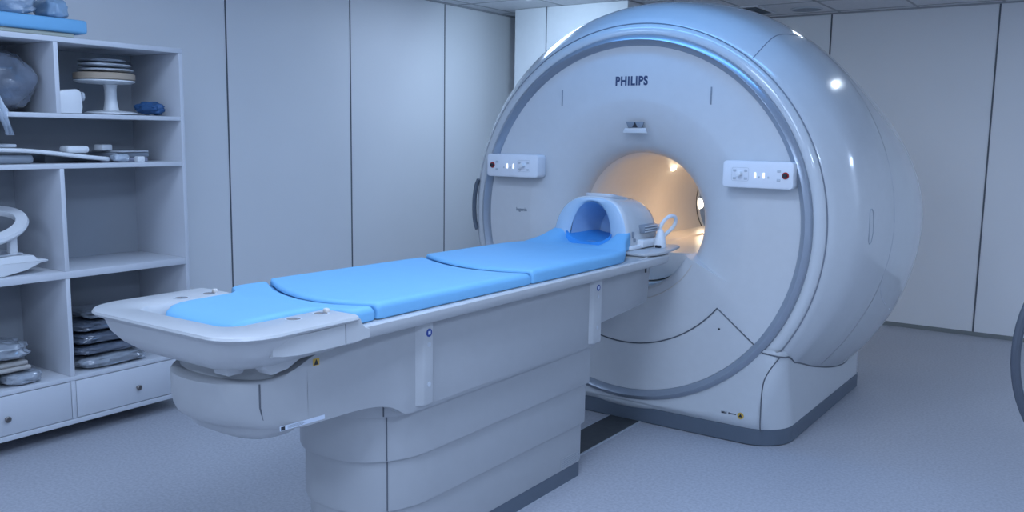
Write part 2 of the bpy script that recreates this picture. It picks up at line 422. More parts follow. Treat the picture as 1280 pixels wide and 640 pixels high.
# bore bed rail
seg_ = [(CX + .346 * math.cos(a), CZ + .346 * math.sin(a)) for a in [math.radians(-148 + 116 * k / 24) for k in range(25)]]
obj('bed_rail', X_(seg_ + [(CX + .285, .930), (CX + .12, .925), (CX + .11, .915), (CX - .11, .915), (CX - .12, .925), (CX - .285, .930)], 6.0, 'Y', 4.47), BOREM, sc, 30)
for (a_, y, p) in BORE:
    a_ = math.radians(a_); d = Vector((math.cos(a_), 0, math.sin(a_)))
    c = Vector((CX, y, CZ)) + d * .347
    Mx = Matrix.Translation(c) @ d.to_track_quat('Z', 'Y').to_matrix().to_4x4()
    g = L([(.0005, -.010), (.015, -.008), (.022, 0), (.022, .006)], (0, 0, 0)); g.transform(Mx)
    obj('bore_lamp', g, LAMPW, sc)
bm = bmesh.new(); bmesh.ops.create_uvsphere(bm, u_segments=24, v_segments=14, radius=.038, matrix=Matrix.Translation((-2.592, 6.09, 1.078)))
obj('rear_lamp', bm, LAMPW, sc, 80)
# seams on the shell
def surf(pts, e=.0005): return [pol(RR(y, a) + e, a, y) for (a, y) in pts]
obj('front_seam', T([pol(1.0385, 2 * PI * k / N, 4.289) for k in range(N)], .0026, 6, True), SOFT, sc)
R_ = math.radians
TS = [(0, 53.0), (.25, 54.5), (.5, 55.5), (.75, 55.5), (1, 54.5)]
obj('top_seam', T(surf([(R_(interp(t, TS)), 4.295 + .50 * t) for t in [i / 20 for i in range(21)]], -.0008), .0026, 6), SOFT, sc)
sm = mat('soft_seam', (.42, .45, .50), .5)
obj('rear_seam', T(surf([(R_(a), 4.862) for a in range(18, -13, -2)] + [(R_(-12 - 3 * t), 4.862 + .028 * t * t) for t in range(1, 5)], -.002), .003, 6), sm, sc)
# oval hand grip on the right flank
ov = []
for k in range(40):
    t = 2 * PI * k / 40
    dy = .022 * math.cos(t); dz = .085 * (abs(math.sin(t)) ** .55) * (1 if math.sin(t) >= 0 else -1)
    ov.append((math.asin((1.135 - CZ + dz) / 1.155), 4.545 + dy))
obj('grip_recess', T(surf(ov, 0), .0028, 6, True), mat('grip_line', (.34, .37, .41), .4), sc)
# side grip on left of ring
gp = [pol(1.045, PI - .175 * 1, 4.283), pol(1.062, PI - .13, 4.285), pol(1.066, PI - .03, 4.285), pol(1.062, PI + .07, 4.285), pol(1.045, PI + .115, 4.283)]
obj('side_grip', T([tuple(p) for p in smooth_poly([tuple(p) for p in gp], 2)], .013, 8), PLINTH, sc)
# base and plinth
def base_poly(e, n=8, rf=.20):
    x0, x1, y0, y1 = CX - .875 - e, CX + .875 + e, 4.282 - e, 5.86 + e
    pts = []
    for (cx_, cy_, r, a0) in ((x1, y1, .12, 0), (x0, y1, .12, 90), (x0, y0, rf, 180), (x1, y0, rf, 270)):
        sx = 1 if cx_ == x1 else -1; sy = 1 if cy_ == y1 else -1
        for k in range(n + 1):
            a = math.radians(a0 + 90 * k / n)
            pts.append((cx_ - sx * r + r * math.cos(a), cy_ - sy * r + r * math.sin(a)))
    return pts
def base_lv(lv):
    return loft(bmesh.new(), [[Vector((p[0], p[1], z)) for p in base_poly(e)] for (e, z) in lv])
obj('plinth', base_lv([(-.004, .0), (.004, .006), (.004, .086), (0, .088)]), PLINTH, sc, 40)
P0 = base_poly(0); CNT = [max(1, int(math.dist(P0[i], P0[(i + 1) % len(P0)]) / .03)) for i in range(len(P0))]
def dense(rf):
    P = base_poly(0, rf=rf); d = []
    for i in range(len(P)):
        a, c = P[i], P[(i + 1) % len(P)]
        for k in range(CNT[i]): d.append((a[0] + (c[0] - a[0]) * k / CNT[i], a[1] + (c[1] - a[1]) * k / CNT[i]))
    return d
def drum_z(x, y):
    dx = abs(x - CX)
    r = .975 if y < 4.285 else RR(min(y, 5.84), -PI / 4) - .006
    return CZ - math.sqrt(max(r * r - dx * dx, 0)) + .004
bm = bmesh.new(); rows = []; NL = 12
tops = [min(max(drum_z(x, y), .10), .515) for (x, y) in dense(.06)]
for lv in range(NL + 1):
    t = lv / NL; row = []
    zz_ = .088 + .42 * t; q = min(zz_ / .46, 1); q = q * q * (3 - 2 * q)
    for (x, y), tp_ in zip(dense(.20 - .14 * q), tops):
        zz = .088 + (tp_ - .088) * t
        yy = y - .026 * max(0, 1 - (y - 4.28) / .05) * min(1, (zz - .088) / .03)
        row.append(Vector((x, yy, zz)))
    rows.append(row)
loft(bm, rows, cap0=False, cap1=False)
obj('base_cover', bm, GLOSS, sc, 40)
for s in (1, -1):
    obj('base_seam', T(smooth_poly([(CX + s * .775, 4.270, .088), (CX + s * .775, 4.256, .12), (CX + s * .775, 4.2555, .33), (CX + s * .80, 4.2555, .40), (CX + s * .855, 4.262, .485)], 2), .003, 6), SEAM, sc)
    jp = [pol(.978, R_(-38.5) if s > 0 else R_(218.5), 4.254), Vector((CX + s * .85, 4.260, .487)), Vector((CX + s * .873, 4.29, .482))]
    for i in range(30):
        y = 4.33 + 1.43 * i / 29; x = CX + s * .878; r = RR(y, -PI / 4)
        jp.append(Vector((x, y, min(.478, CZ - math.sqrt(max(r * r - .877 ** 2, 0))))))
    obj('base_joint', T(jp, .004, 6), SEAM, sc)
# slots, laser window, lettering
for x in (-2.647, -1.772):
    obj('slot', B(x - .004, x + .004, 4.2595, 4.264, 1.718, 1.806, bev=.0015), GREYP, sc)
lw = obj('laser_window', X_([(-2.243, 1.632), (-2.137, 1.632), (-2.150, 1.600), (-2.230, 1.600)], 4.268, 'Y', 4.255, bev=.002), GREYP, sc)
obj('laser_hood', X_([(-2.250, 1.600), (-2.130, 1.600), (-2.118, 1.572), (-2.262, 1.572)], 4.268, 'Y', 4.257, bev=.003), FACE, sc)
obj('laser_marker', X_([(-2.203, 1.603), (-2.173, 1.603), (-2.188, 1.630)], 4.256, 'Y', 4.252), DARK, sc, 0)
text('PHILIPS', (-2.316, 4.2612, 1.824), .0445, NAVY, sc, 'logo', bold=.0024, sx=.83, sp=1.14)
text('Ingenia', (-2.948, 4.2612, 1.117), .020, GREYP, sc, 'model_lettering', bold=.0006, sx=.95)
text('MRC  B====', (-1.640, 4.2562, .150), .010, DARK, sc, 'base_lettering', bold=.0004)
wl = obj('warning_label', L([(.017, 0), (.017, -.0015)], (-1.537, 4.2562, .153), 'Y', 20), YELLOW, sc)
obj('warning_triangle', X_([(-1.548, .146), (-1.526, .146), (-1.537, .165)], 4.2549, 'Y', 4.2542), DARK, wl, 0)
# control panels with buttons
def control(x0, x1, mirror):
    z0, z1 = 1.316, 1.445
    cx_, cz_ = (x0 + x1) / 2, (z0 + z1) / 2
    poly = [(cx_ + a, cz_ + c) for a, c in rrect((x1 - x0) / 2, (z1 - z0) / 2, .018)]
    cp = obj('control_panel', X_(poly, 4.262, 'Y', 4.178, bev=.004), mat('control_white', (.74, .76, .80), .35), sc)
    fy = 4.178
    d = -1 if mirror else 1            # d=+1: emergency stop at the right end
    ex = cx_ + d * .137
    obj('stop_collar', L([(.0165, 0), (.0165, -.004), (.012, -.004), (.0005, -.004)], (ex, fy, cz_), 'Y', 20), RED, cp)
    obj('stop_button', L([(.0105, -.004), (.0105, -.012), (.009, -.014), (.0005, -.014)], (ex, fy, cz_), 'Y', 20), DARK, cp)
    kx = cx_ - .085 if not mirror else cx_ + .082
    obj('keypad_outline', T([Vector((kx + a, fy, cz_ + c)) for a, c in rrect(.042, .032, .008)], .0009, 6, True), LGREY, cp)
    obj('joystick', L([(.013, 0), (.011, -.008), (.008, -.014), (.013, -.022), (.012, -.028), (.0005, -.030)], (kx, fy, cz_ + .004), 'Y', 20), WHITEP, cp)
    for (a, c) in ((-.028, .018), (.028, .018), (-.028, -.02), (.028, -.02)):
        obj('button', B(kx + a - .008, kx + a + .008, fy - .003, fy + .001, cz_ + c - .006, cz_ + c + .006, bev=.002), LGREY, cp)
    for i, a in enumerate((-.02, .0, .022, .045)):
        mt = LEDW if i in (0, 2) else LGREY
        bx = cx_ + d * (a + .01)
        obj('indicator' if i in (0, 2) else 'button', B(bx - .004, bx + .004, fy - .003, fy + .001, cz_ - .016, cz_ + (.010 if i in (0, 2) else -.006), bev=.001), mt, cp)
    for c in (.02, -.022):
        bx = cx_ + d * .105
        obj('button', B(bx - .009, bx + .009, fy - .003, fy + .001, cz_ + c - .006, cz_ + c + .006, bev=.002), LGREY, cp)
control(-3.100, -2.748, True)
control(-1.660, -1.313, False)

# ------------------------------------------------------------------ patient table
TX = -2.215
tb = thing('patient_table', 'white motorised patient table on a stepped pedestal in front of the scanner', 'patient table', (TX, 2.8, 0))
def ped(w_, yf, d, y1, n=20, rr=.03):
    """plan outline with bowed front"""
    pts = []
    for k in range(n + 1):            # front, from -x to +x (superellipse)
        a = PI - PI * k / n
        c, s = math.cos(a), math.sin(a)
        x = w_ * (abs(c) ** (2 / 2.3)) * (1 if c >= 0 else -1)
        yv = yf + d * (1 - abs(s) ** (2 / 2.3))
        pts.append((TX + x, yv))
    for k in range(5):
        a = math.radians(90 * k / 4); pts.append((TX + w_ - rr + rr * math.cos(a), y1 - rr + rr * math.sin(a)))
    for k in range(5):
        a = math.radians(90 + 90 * k / 4); pts.append((TX - w_ + rr + rr * math.cos(a), y1 - rr + rr * math.sin(a)))
    return pts
def ploft(lv):
    return loft(bmesh.new(), [[Vector((p[0], p[1], z)) for p in ped(w_, yf, d, y1)] for (w_, yf, d, y1, z) in lv])
segs = [(.267, 2.035, .28, 3.407, .600, .735, 'pedestal_collar'), (.265, 2.045, .30, 3.447, .440, .622, 'pedestal_section'), (.250, 2.06, .30, 3.439, .252, .450, 'pedestal_section'), (.235, 2.075, .30, 3.431, .068, .262, 'pedestal_section')]
for (w_, yf, d, y1, z0, z1, nm) in segs:
    s = obj(nm, ploft([(w_ - .010, yf + .010, d, y1 - .010, z0), (w_ - .002, yf + .002, d, y1 - .002, z0 + .002), (w_, yf, d, y1, z0 + .010), (w_, yf, d, y1, z1 - .003), (w_ - .02, yf + .02, d, y1 - .02, z1)]), TABLE2, tb, 40)
    for sx in (1, -1):
        xx = w_ * .80
        yy = yf + d * (1 - (1 - .80 ** 2.3) ** (1 / 2.3))
        obj('section_seam', T([(TX + sx * xx, yy - .0005, z0 + .006), (TX + sx * xx, yy - .0005, z1 - .004)], .0025, 6), SEAM, s)
obj('pedestal_foot', ploft([(.231, 2.08, .30, 3.428, 0), (.231, 2.08, .30, 3.428, .068)]), PLINTH, tb, 40)
gr = obj('grille_plate', B(TX + .2352, TX + .2365, 3.24, 3.40, .078, .125), TABLE2, tb, 0)
g = bmesh.new()
for i in range(16):
    for j in range(5):
        y = 3.246 + i * .0098; z = .082 + j * .0088
        box(g, TX + .2362, TX + .2368, y, y + .005, z, z + .005)
obj('grille_holes', g, GREYP, gr, 0)
# body over the pedestal and arm to the foot end : side profile lofted across the width
W = .272
def WY(y):
    return interp(y, [(1.55, .240), (1.65, .243), (1.80, .256), (1.95, .268), (2.05, .280), (2.15, .292), (2.22, .296), (3.5, .296)])
YN = 1.530
def bow(u): return .23 * (1 - (1 - min(abs(u), 1) ** 2.2) ** (1 / 2.2))
ZB = [(1.530, .760), (1.540, .722), (1.565, .695), (1.61, .683), (1.75, .681), (1.95, .682), (2.03, .676), (2.085, .662), (2.12, .643), (2.15, .624), (2.20, .622), (3.412, .622)]
ZT = [(1.530, .830), (1.545, .838), (1.60, .838), (1.66, .840), (1.70, .852), (1.74, .872), (1.79, .893), (1.84, .905), (1.90, .915), (1.98, .925), (3.412, .925)]
YS = [1.530, 1.537, 1.55, 1.575, 1.60, 1.63, 1.66, 1.68, 1.70, 1.72, 1.745, 1.77, 1.80, 1.84, 1.88, 1.93, 1.98, 2.02, 2.05, 2.08, 2.10, 2.12, 2.135, 2.15, 2.18, 2.3, 2.6, 3.0, 3.412]
bm = bmesh.new(); rows = []
us = [-1, -.995, -.98, -.95, -.9, -.83, -.75, -.65, -.55, -.42, -.3, -.15, 0, .15, .3, .42, .55, .65, .75, .83, .9, .95, .98, .995, 1]
for u in us:
    sh = .004 if abs(u) > .997 else 0
    tp_, bt_ = [], []
    for y in YS:
        k = max(0, 1 - (y - YN) / .42); k = k * k if y > YN else 1
        yy = y + bow(u) * k
        yy = max(yy, y)
        zt_, zb_ = interp(yy if y > 1.56 else y, ZT), interp(yy if y > 1.60 else y, ZB)
        x = TX + u * WY(yy)
        tp_.append(Vector((x, yy, zt_ - sh))); bt_.append(Vector((x, yy, zb_ + sh)))
    rows.append((tp_, bt_))
V = [([bm.verts.new(v) for v in t], [bm.verts.new(v) for v in b_]) for t, b_ in rows]
for (t0, b0), (t1, b1) in zip(V[:-1], V[1:]):
    for i in range(len(YS) - 1):
        bm.faces.new((t0[i], t1[i], t1[i + 1], t0[i + 1])); bm.faces.new((b0[i], b0[i + 1], b1[i + 1], b1[i]))
    bm.faces.new((t0[0], b0[0], b1[0], t1[0])); bm.faces.new((t0[-1], t1[-1], b1[-1], b0[-1]))
for (t0, b0) in (V[0], V[-1]):
    for i in range(len(YS) - 1): bm.faces.new((t0[i], t0[i + 1], b0[i + 1], b0[i]))
body = obj('table_body', bm, TABLE2, tb, 50)
# chin below the nose
bm = bmesh.new()
secs = []
for (z, gx, y0, y1) in ((.690, .220, 1.59, 1.86), (.672, .212, 1.60, 1.85), (.652, .19, 1.615, 1.82), (.638, .15, 1.64, 1.79), (.633, .10, 1.67, 1.76)):
    s = []
    for k in range(32):
        a = 2 * PI * k / 32; c, q = math.cos(a), math.sin(a)
        s.append(Vector((TX + gx * (abs(c) ** .8) * (1 if c > 0 else -1), (y0 + y1) / 2 + (y1 - y0) / 2 * (abs(q) ** .8) * (1 if q > 0 else -1), z)))
    secs.append(s)
loft(bm, secs); obj('nose_underside', bm, TABLE2, tb, 50)
for u in (.84, -.84):
    f = bow(u); x = TX + .241 * u
    obj('nose_seam', T([(x, YN - .0005 + f, .830), (x, YN - .0005 + f, .760), (x, YN + .0095 + f, .722), (x, YN + .034 + f, .695)], .0028, 6), SEAM, body)
# throat between nose and tray
bm = bmesh.new(); secs = []
for (z, hw, y0) in ((.825, .225, 1.56), (.850, .205, 1.585), (.89, .195, 1.60), (.93, .195, 1.605)):
    s = [(TX - hw, 1.86), (TX - hw, y0 + .12)] + [(TX + hw * math.sin(q * PI / 24), y0 + .12 * (1 - math.cos(q * PI / 24))) for q in range(-10, 11)] + [(TX + hw, y0 + .12), (TX + hw, 1.86)]
    secs.append([Vector((p[0], p[1], z)) for p in s])
loft(bm, secs); obj('tray_bracket', bm, TABLE, tb, 50)
obj('bracket_arm', X_([(1.62, .865), (1.68, .872), (1.72, .89), (1.80, .912), (1.85, .925), (1.85, .945), (1.60, .94), (1.58, .91)], TX + .262, 'X', TX + .20, bev=.008), TABLE, tb)
obj('bracket_arm', X_([(1.62, .865), (1.68, .872), (1.72, .89), (1.80, .912), (1.85, .925), (1.85, .945), (1.60, .94), (1.58, .91)], TX - .20, 'X', TX - .262, bev=.008), TABLE, tb)
obj('bracket_clip', B(TX + .10, TX + .17, 1.54, 1.60, .862, .93, bev=.01), TABLE, tb)
# rear box carrying the table top
obj('carriage_box', X_([(3.40, .70), (3.46, .694), (3.97, .728), (4.00, .745), (4.02, .92), (3.40, .93)], TX + .262, 'X', TX - .262, bev=.010), TABLE2, tb)
obj('carriage_catch', B(TX + .262, TX + .266, 3.955, 3.968, .885, .905, bev=.001), DARK, tb)
# side posts
for sx in (1, -1):
    for (y0, y1) in ((2.215, 2.262), (3.355, 3.425)):
        bm = bmesh.new()
        xo, xi = TX + sx * .318, TX + sx * .285
        secs = []
        for (z, e) in ((.640, .004), (.646, 0), (.915, 0), (.925, .0)):
            secs.append([Vector((xi, y0 - .028, z)), Vector((xo - sx * (.004 + e), y0 - .002 + e, z)), Vector((xo - sx * e, y0 + .004 + e, z)), Vector((xo - sx * e, y1 - .004 - e, z)), Vector((xo - sx * (.006 + e), y1 - e, z)), Vector((xi, y1, z))])
        loft(bm, secs)
        p = obj('side_post', bm, TABLE, tb, 40)
        yc = (y0 + y1) / 2
        t0 = xo + sx * .0005
        obj('badge', L([(.014, -.001), (.014, .0005 + .0008)], (t0 if sx > 0 else t0 - .001, yc, .890), 'X', 20), BLUEL, p)
        obj('badge_mark', B(min(t0, t0 + sx * .002), max(t0, t0 + sx * .002), yc - .006, yc + .006, .884, .896), PAPER, p, 0)
        for z in (.850, .712):
            obj('screw_cap', L([(.009, -.001), (.009, .001)], (t0, yc, z), 'X', 16), LGREY, p)
# side panel between the posts
for sx in (1, -1):
    bm = X_([(2.262, .632), (3.355, .632), (3.355, .925), (2.262, .925)], TX + sx * .301, 'X', TX + sx * .283, bev=.004)
    obj('side_panel', bm, TABLE2, tb)
# table rim / top : U section lofted along y
RW = .37
def rim_sec(y, zt=.981, k=1.0, zc=.973):
    h = [(RW, zt - .006), (RW + 0, zt - .020), (RW - .004, .945), (RW - .012, .936), (RW - .05, .930), (.275, .925), (.0, .922)]
    inn = [(.0, zc), (.31, zc), (.340, zc), (.348, zt - .003), (.353, zt), (RW - .007, zt)]
    right = [(TX + x * k, z) for x, z in h]; left = [(2 * TX - x, z) for x, z in right[:-1]][::-1]
    inr = [(TX + x * k, z) for x, z in inn]; inl = [(2 * TX - x, z) for x, z in inr[1:]][::-1]
    loop = right + left + inl + inr
    return [Vector((x, y, z)) for x, z in loop]
bm = bmesh.new()
loft(bm, [rim_sec(y) for y in (1.80, 2.4, 3.0, 3.6, 3.80, 3.86)] + [rim_sec(3.90, k=.995), rim_sec(3.98, k=.985), rim_sec(4.02, k=.97)])
bmesh.ops.triangulate(bm, faces=[f for f in bm.faces if len(f.verts) > 4])
top = obj('table_top', bm, TABLE, tb, 40)
# head-end plate
pl = [(-.33, 3.80), (-.365, 3.88), (-.37, 3.94), (-.345, 4.12), (-.325, 4.22), (-.29, 4.26), (.29, 4.26), (.325, 4.22), (.345, 4.12), (.37, 3.94), (.365, 3.88), (.33, 3.80)]
pl = [(TX + a, c) for a, c in pl]
obj('head_plate', X_(pl, 1.0, 'Z', .986, bev=.005), TABLE, tb)
obj('plate_support', loft(bmesh.new(), [[Vector((TX + s * w_, y, z)) for (s, y) in ((-1, y0), (1, y0), (1, y1), (-1, y1))] for (w_, y0, y1, z) in ((.355, 3.78, 3.96, .965), (.34, 3.80, 4.00, .975), (.335, 3.82, 4.14, .989))]), TABLE, tb, 50)
# foot tray: deep rounded bowl rim
def tray_ring(hw, y0, y1, rn, rb, z, n=8):
    p = []
    for (sx, cy, r, a0) in ((1, y1, rb, 0), (-1, y1, rb, 90), (-1, y0, rn, 180), (1, y0, rn, 270)):
        sy = 1 if cy == y1 else -1
        for k in range(n + 1):
            a = math.radians(a0 + 90 * k / n)
            x = sx * (hw - r) + r * math.cos(a); y = cy - sy * r + r * math.sin(a)
            if sy < 0: y -= .03 * (1 - (x / hw) ** 2)
            p.append(Vector((TX + x, y, z)))
    return p
def opened(p, n=9): return p[n:] + p[:n]      # start and end on the table side
TR = [(.13, 1.575, .08, .882), (.20, 1.545, .10, .884), (.262, 1.515, .11, .896), (.318, 1.480, .12, .925), (.350, 1.460, .12, .955), (.362, 1.450, .12, .988),
      (.368, 1.440, .12, .998), (.379, 1.428, .12, 1.002), (.384, 1.423, .12, 1.009), (.381, 1.426, .12, 1.016), (.370, 1.437, .11, 1.019)]
bm = bmesh.new()
secs = [opened(tray_ring(hw, y0, 1.852, rn, .012, z)) for (hw, y0, rn, z) in TR]
def rec_ring(hw, y0, rn, z):
    return opened([Vector((v.x, v.y, v.z)) for v in tray_ring(hw, y0, 1.852, rn, .012, z)])
secs += [rec_ring(.232, 1.512, .05, 1.0185), rec_ring(.226, 1.518, .045, 1.014), rec_ring(.214, 1.530, .035, .975), rec_ring(.20, 1.545, .03, .9705)]
g = loft(bmesh.new(), secs, closed=False)
for loopi in (0, -1):
    g.faces.new([g.verts.new(v) for v in secs[loopi]])
bmesh.ops.remove_doubles(g, verts=g.verts[:], dist=.0004)
bmesh.ops.triangulate(g, faces=[f for f in g.faces if len(f.verts) > 4])
join(bm, g)
tray = obj('foot_tray', bm, TABLE, tb, 42)
for sx in (1, -1):
    for (y, r) in ((1.695, .022), (1.800, .022)):
        cxx = TX + sx * .265 + .005
        g = L([(r - .002, .0195), (r + .004, .0198), (r + .004, .018), (r - .002, .0185)], (cxx, y, 1.0), n=24, cap=False)
        obj('hole_rim', g, LGREY, tray)
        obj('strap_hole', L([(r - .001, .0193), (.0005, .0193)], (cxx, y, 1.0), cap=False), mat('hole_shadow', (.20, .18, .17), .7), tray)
        obj('strap_slot', B(cxx - .010, cxx + .012, y + .004, y + .009, 1.0193, 1.0205), GREYP, tray, 0)
    obj('strap_hook', B(TX + sx * .265 - .005, TX + sx * .265 + .011, 1.816, 1.832, 1.017, 1.031, bev=.004), BEIGE, tray)
# skirt below tray on the sides up to the rim
for sx in (1, -1):
    secs = []
    for (y, xo, zb_, zt) in ((1.550, .352, .945, .998), (1.58, .360, .940, .999), (1.63, .368, .937, 1.000), (1.72, .372, .936, 1.001), (1.80, .373, .936, 1.003), (1.835, .374, .936, 1.0170), (1.850, .374, .937, 1.0165), (1.861, .374, .938, 1.008), (1.868, .374, .939, .994), (1.880, .374, .940, .980), (1.90, .373, .941, .973)):
        secs.append([Vector((TX + sx * xo, y, zb_ + .004)), Vector((TX + sx * xo, y, zt - .004)), Vector((TX + sx * (xo - .005), y, zt)), Vector((TX + sx * .335, y, zt)), Vector((TX + sx * .335, y, zb_)), Vector((TX + sx * (xo - .005), y, zb_))])
    obj('tray_skirt', loft(bmesh.new(), secs), TABLE, tb, 45)
    x2 = TX + sx * .3732
    obj('skirt_seam', T([(x2, 1.80, .942), (x2, 1.80, 1.004)], .0015, 6), SEAM, tray)
# labels on the arm
def side_patch(y0, y1, z0, z1, e0, e1):
    bm = bmesh.new(); xa, xb = TX + WY(y0), TX + WY(y1)
    return loft(bm, [[Vector((xa + e0, y0, z0)), Vector((xa + e1, y0, z0)), Vector((xb + e1, y1, z0)), Vector((xb + e0, y1, z0))],
                     [Vector((xa + e0, y0, z1)), Vector((xa + e1, y0, z1)), Vector((xb + e1, y1, z1)), Vector((xb + e0, y1, z1))]])
wl = obj('warning_label', side_patch(1.780, 1.803, .860, .881, -.002, .0012), YELLOW, tb, 0)
xs = TX + WY(1.79) + .0010
obj('warning_triangle', X_([(1.7825, .862), (1.8005, .862), (1.7915, .879)], xs + .0012, 'X', xs), DARK, wl, 0)
tp = obj('type_plate', side_patch(1.66, 1.82, .688, .701, -.002, .0012), PAPER, tb, 0)
obj('type_plate_mark', side_patch(1.662, 1.676, .689, .700, .0005, .0018), DARK, tp, 0)
for i in range(3): obj('type_plate_line', side_patch(1.685, 1.74 + .01 * (i % 2), .691 + i * .003, .6922 + i * .003, .0005, .0017), GREYP, tp, 0)

# ------------------------------------------------------------------ mattress
def cushion(name, stations, label, x_tongue0=0.0, x_tongue1=0.0, dish=.006, r=.018, zb=.970, cat='cushion', sl0=0.0, sl1=0.0):
    """stations: (y, half width, top z, bottom z); rounded section lofted along y"""
    bm = bmesh.new(); secs = []
    ys0, ys1 = stations[0][0], stations[-1][0]
    def sec(y, hw, zt, zb_, k=1.0):
        pts = []
        rr = min(r, (zt - zb_) * .49)
        rt, rb = rr, .006
        prof = []
        for q in range(5):
            a = PI / 2 * q / 4; prof.append((hw - rb + rb * math.sin(a), zb_ + rb - rb * math.cos(a)))
        for q in range(7):
            a = PI / 2 * q / 6; prof.append((hw - rt + rt * math.cos(a), zt - rt + rt * math.sin(a)))
        for x in (.85, .6, .3, 0): prof.append(((hw - rt) * x, zt - dish * (1 - x * x)))
        prof = prof + [(-x, z) for x, z in prof[::-1]][1:]
        prof += [(-hw * .5, zb_), (0, zb_), (hw * .5, zb_)]
        for (x, z) in prof:
            u = (y - ys0) / (ys1 - ys0)
            off = 0
            if x_tongue0: off -= x_tongue0 * (1 - (x / hw) ** 2) * max(0, 1 - (y - ys0) / .25)
            if x_tongue1: off -= x_tongue1 * (1 - (x / hw) ** 2) * max(0, 1 - (ys1 - y) / .25)
            off -= sl0 * x * max(0, 1 - (y - ys0) / .28) + sl1 * x * max(0, 1 - (ys1 - y) / .28)
            pts.append(Vector((TX + x, y + off, z)))
        return pts
    def stat(y):
        hw = interp(y, [(s[0], s[1]) for s in stations]); zt = interp(y, [(s[0], s[2]) for s in stations]); zb_ = interp(y, [(s[0], s[3]) for s in stations])
        return hw, zt, zb_
    e = .016
    ylist = []
    for q in range(6):
        a = PI / 2 * q / 5; ylist.append((ys0 + e * (1 - math.cos(a)) * 1.0 if False else ys0 + e * (1 - math.sin(a)), 1 - math.cos(a)))
    ylist = [(ys0 + e * (1 - math.cos(PI / 2 * q / 5)), 1 - math.sin(PI / 2 * q / 5)) for q in range(6)]
    n = max(4, int((ys1 - ys0 - 2 * e) / .03))
    for q in range(1, n): ylist.append((ys0 + e + (ys1 - ys0 - 2 * e) * q / n, 0))
    ylist += [(ys1 - e * (1 - math.cos(PI / 2 * q / 5)), 1 - math.sin(PI / 2 * q / 5)) for q in range(5, -1, -1)]
    for (y, k) in ylist:
        hw, zt, zb_ = stat(y)
        secs.append(sec(y, hw - e * .6 * k, zt - e * .9 * k, zb_ + 0.004 * k))
    loft(bm, secs)
    bmesh.ops.triangulate(bm, faces=[f for f in bm.faces if len(f.verts) > 4])
    o = obj(name, bm, BLUE, None, 50)
    tag(o, label, cat, None)
    return o
cushion('foot_cushion', [(1.560, .150, 1.000, .9735), (1.59, .185, 1.014, .9735), (1.64, .200, 1.022, .9735), (1.79, .205, 1.024, .9735), (1.85, .215, 1.024, .9735), (1.885, .285, 1.023, .9745), (1.91, .318, 1.022, .9745), (2.035, .320, 1.021, .9745)],
        'blue vinyl cushion with a narrow tongue lying in the foot tray of the table', x_tongue1=.085, sl1=.17, dish=.009, r=.020)
cushion('mattress_section', [(2.045, .320, 1.028, .9745), (2.3, .320, 1.026, .9745), (2.8, .320, 1.021, .9745), (2.90, .320, 1.019, .9745)],
        'flat blue vinyl mattress section, the middle one of three on the table', x_tongue0=.085, x_tongue1=.075, sl0=.17, sl1=.16, dish=.005, r=.020)
hm = cushion('mattress_section', [(2.912, .320, 1.030, .9745), (3.4, .320, 1.028, .9745), (3.55, .318, 1.027, .9745), (3.66, .30, 1.026, .9745), (3.72, .275, 1.022, 1.003), (3.80, .225, 1.016, 1.003)],
        'blue vinyl mattress section nearest the bore, running up into the head coil', x_tongue0=.075, sl0=.16, dish=.003, r=.020)
bm = bmesh.new(); secs = []
for t in [i / 16 for i in range(17)]:
    y = 3.62 + .275 * t
    hw = interp(t, [(0, .300), (.3, .285), (.6, .242), (.85, .220), (.95, .215), (1, .200)])
    h = interp(t, [(0, -.006), (.25, .004), (.5, .022), (.75, .050), (.9, .064), (1, .066)])
    zb_ = 1.0035
    s_ = []
    xs_ = [1, .985, .95, .9, .82, .72, .64, .57, .5, .4, .2]
    for x in xs_ + [0] + [-v for v in xs_[::-1]]:
        a = abs(x); side = min(max((a * hw - .095) / .07, 0), 1); side = side * side * (3 - 2 * side)
        z = 1.026 + h * side + (min(0, h) - interp(t, [(0, 0), (.5, .001), (.8, .010), (1, .014)])) * (1 - side)
        if a > .9: z -= .010 * ((a - .9) / .1) ** 2 + (.012 if a == 1 else 0)
        s_.append(Vector((TX + x * hw, y, z)))
    s_ += [Vector((TX - hw, y, zb_)), Vector((TX + hw, y, zb_))]
    secs.append(s_)
loft(bm, secs); obj('headrest', bm, BLUE, hm, 55)

# ------------------------------------------------------------------ head coil
hc = thing('head_coil', 'white arched head coil with blue lined opening on the head end of the table', 'head coil', (TX, 4.0, 1.0))
def arch(hw, zb_, zt, n=24, p=2.6, cx=TX):
    pts = []
    for k in range(n + 1):
        a = PI * k / n
        c, s = math.cos(a), math.sin(a)
        pts.append((cx + hw * (abs(c) ** (2 / p)) * (1 if c >= 0 else -1), zb_ + (zt - zb_) * (s ** (2 / p)) if s > 0 else zb_))
    return pts
bm = bmesh.new()
Z0 = 1.003
outer = [(.207, 1.250, 3.872), (.213, 1.256, 3.880), (.215, 1.256, 3.90), (.213, 1.252, 3.97), (.212, 1.245, 4.06), (.212, 1.240, 4.15), (.207, 1.232, 4.185), (.190, 1.215, 4.205), (.16, 1.18, 4.212)]
secs = [[Vector((x, y + (0 if j > 2 else (1.256 - z) * -.12), z)) for x, z in arch(hw, Z0, zt)] for j, (hw, zt, y) in enumerate(outer)]
loft(bm, secs, cap0=False)
shl = obj('coil_shell', bm, GLOSS, hc, 50)
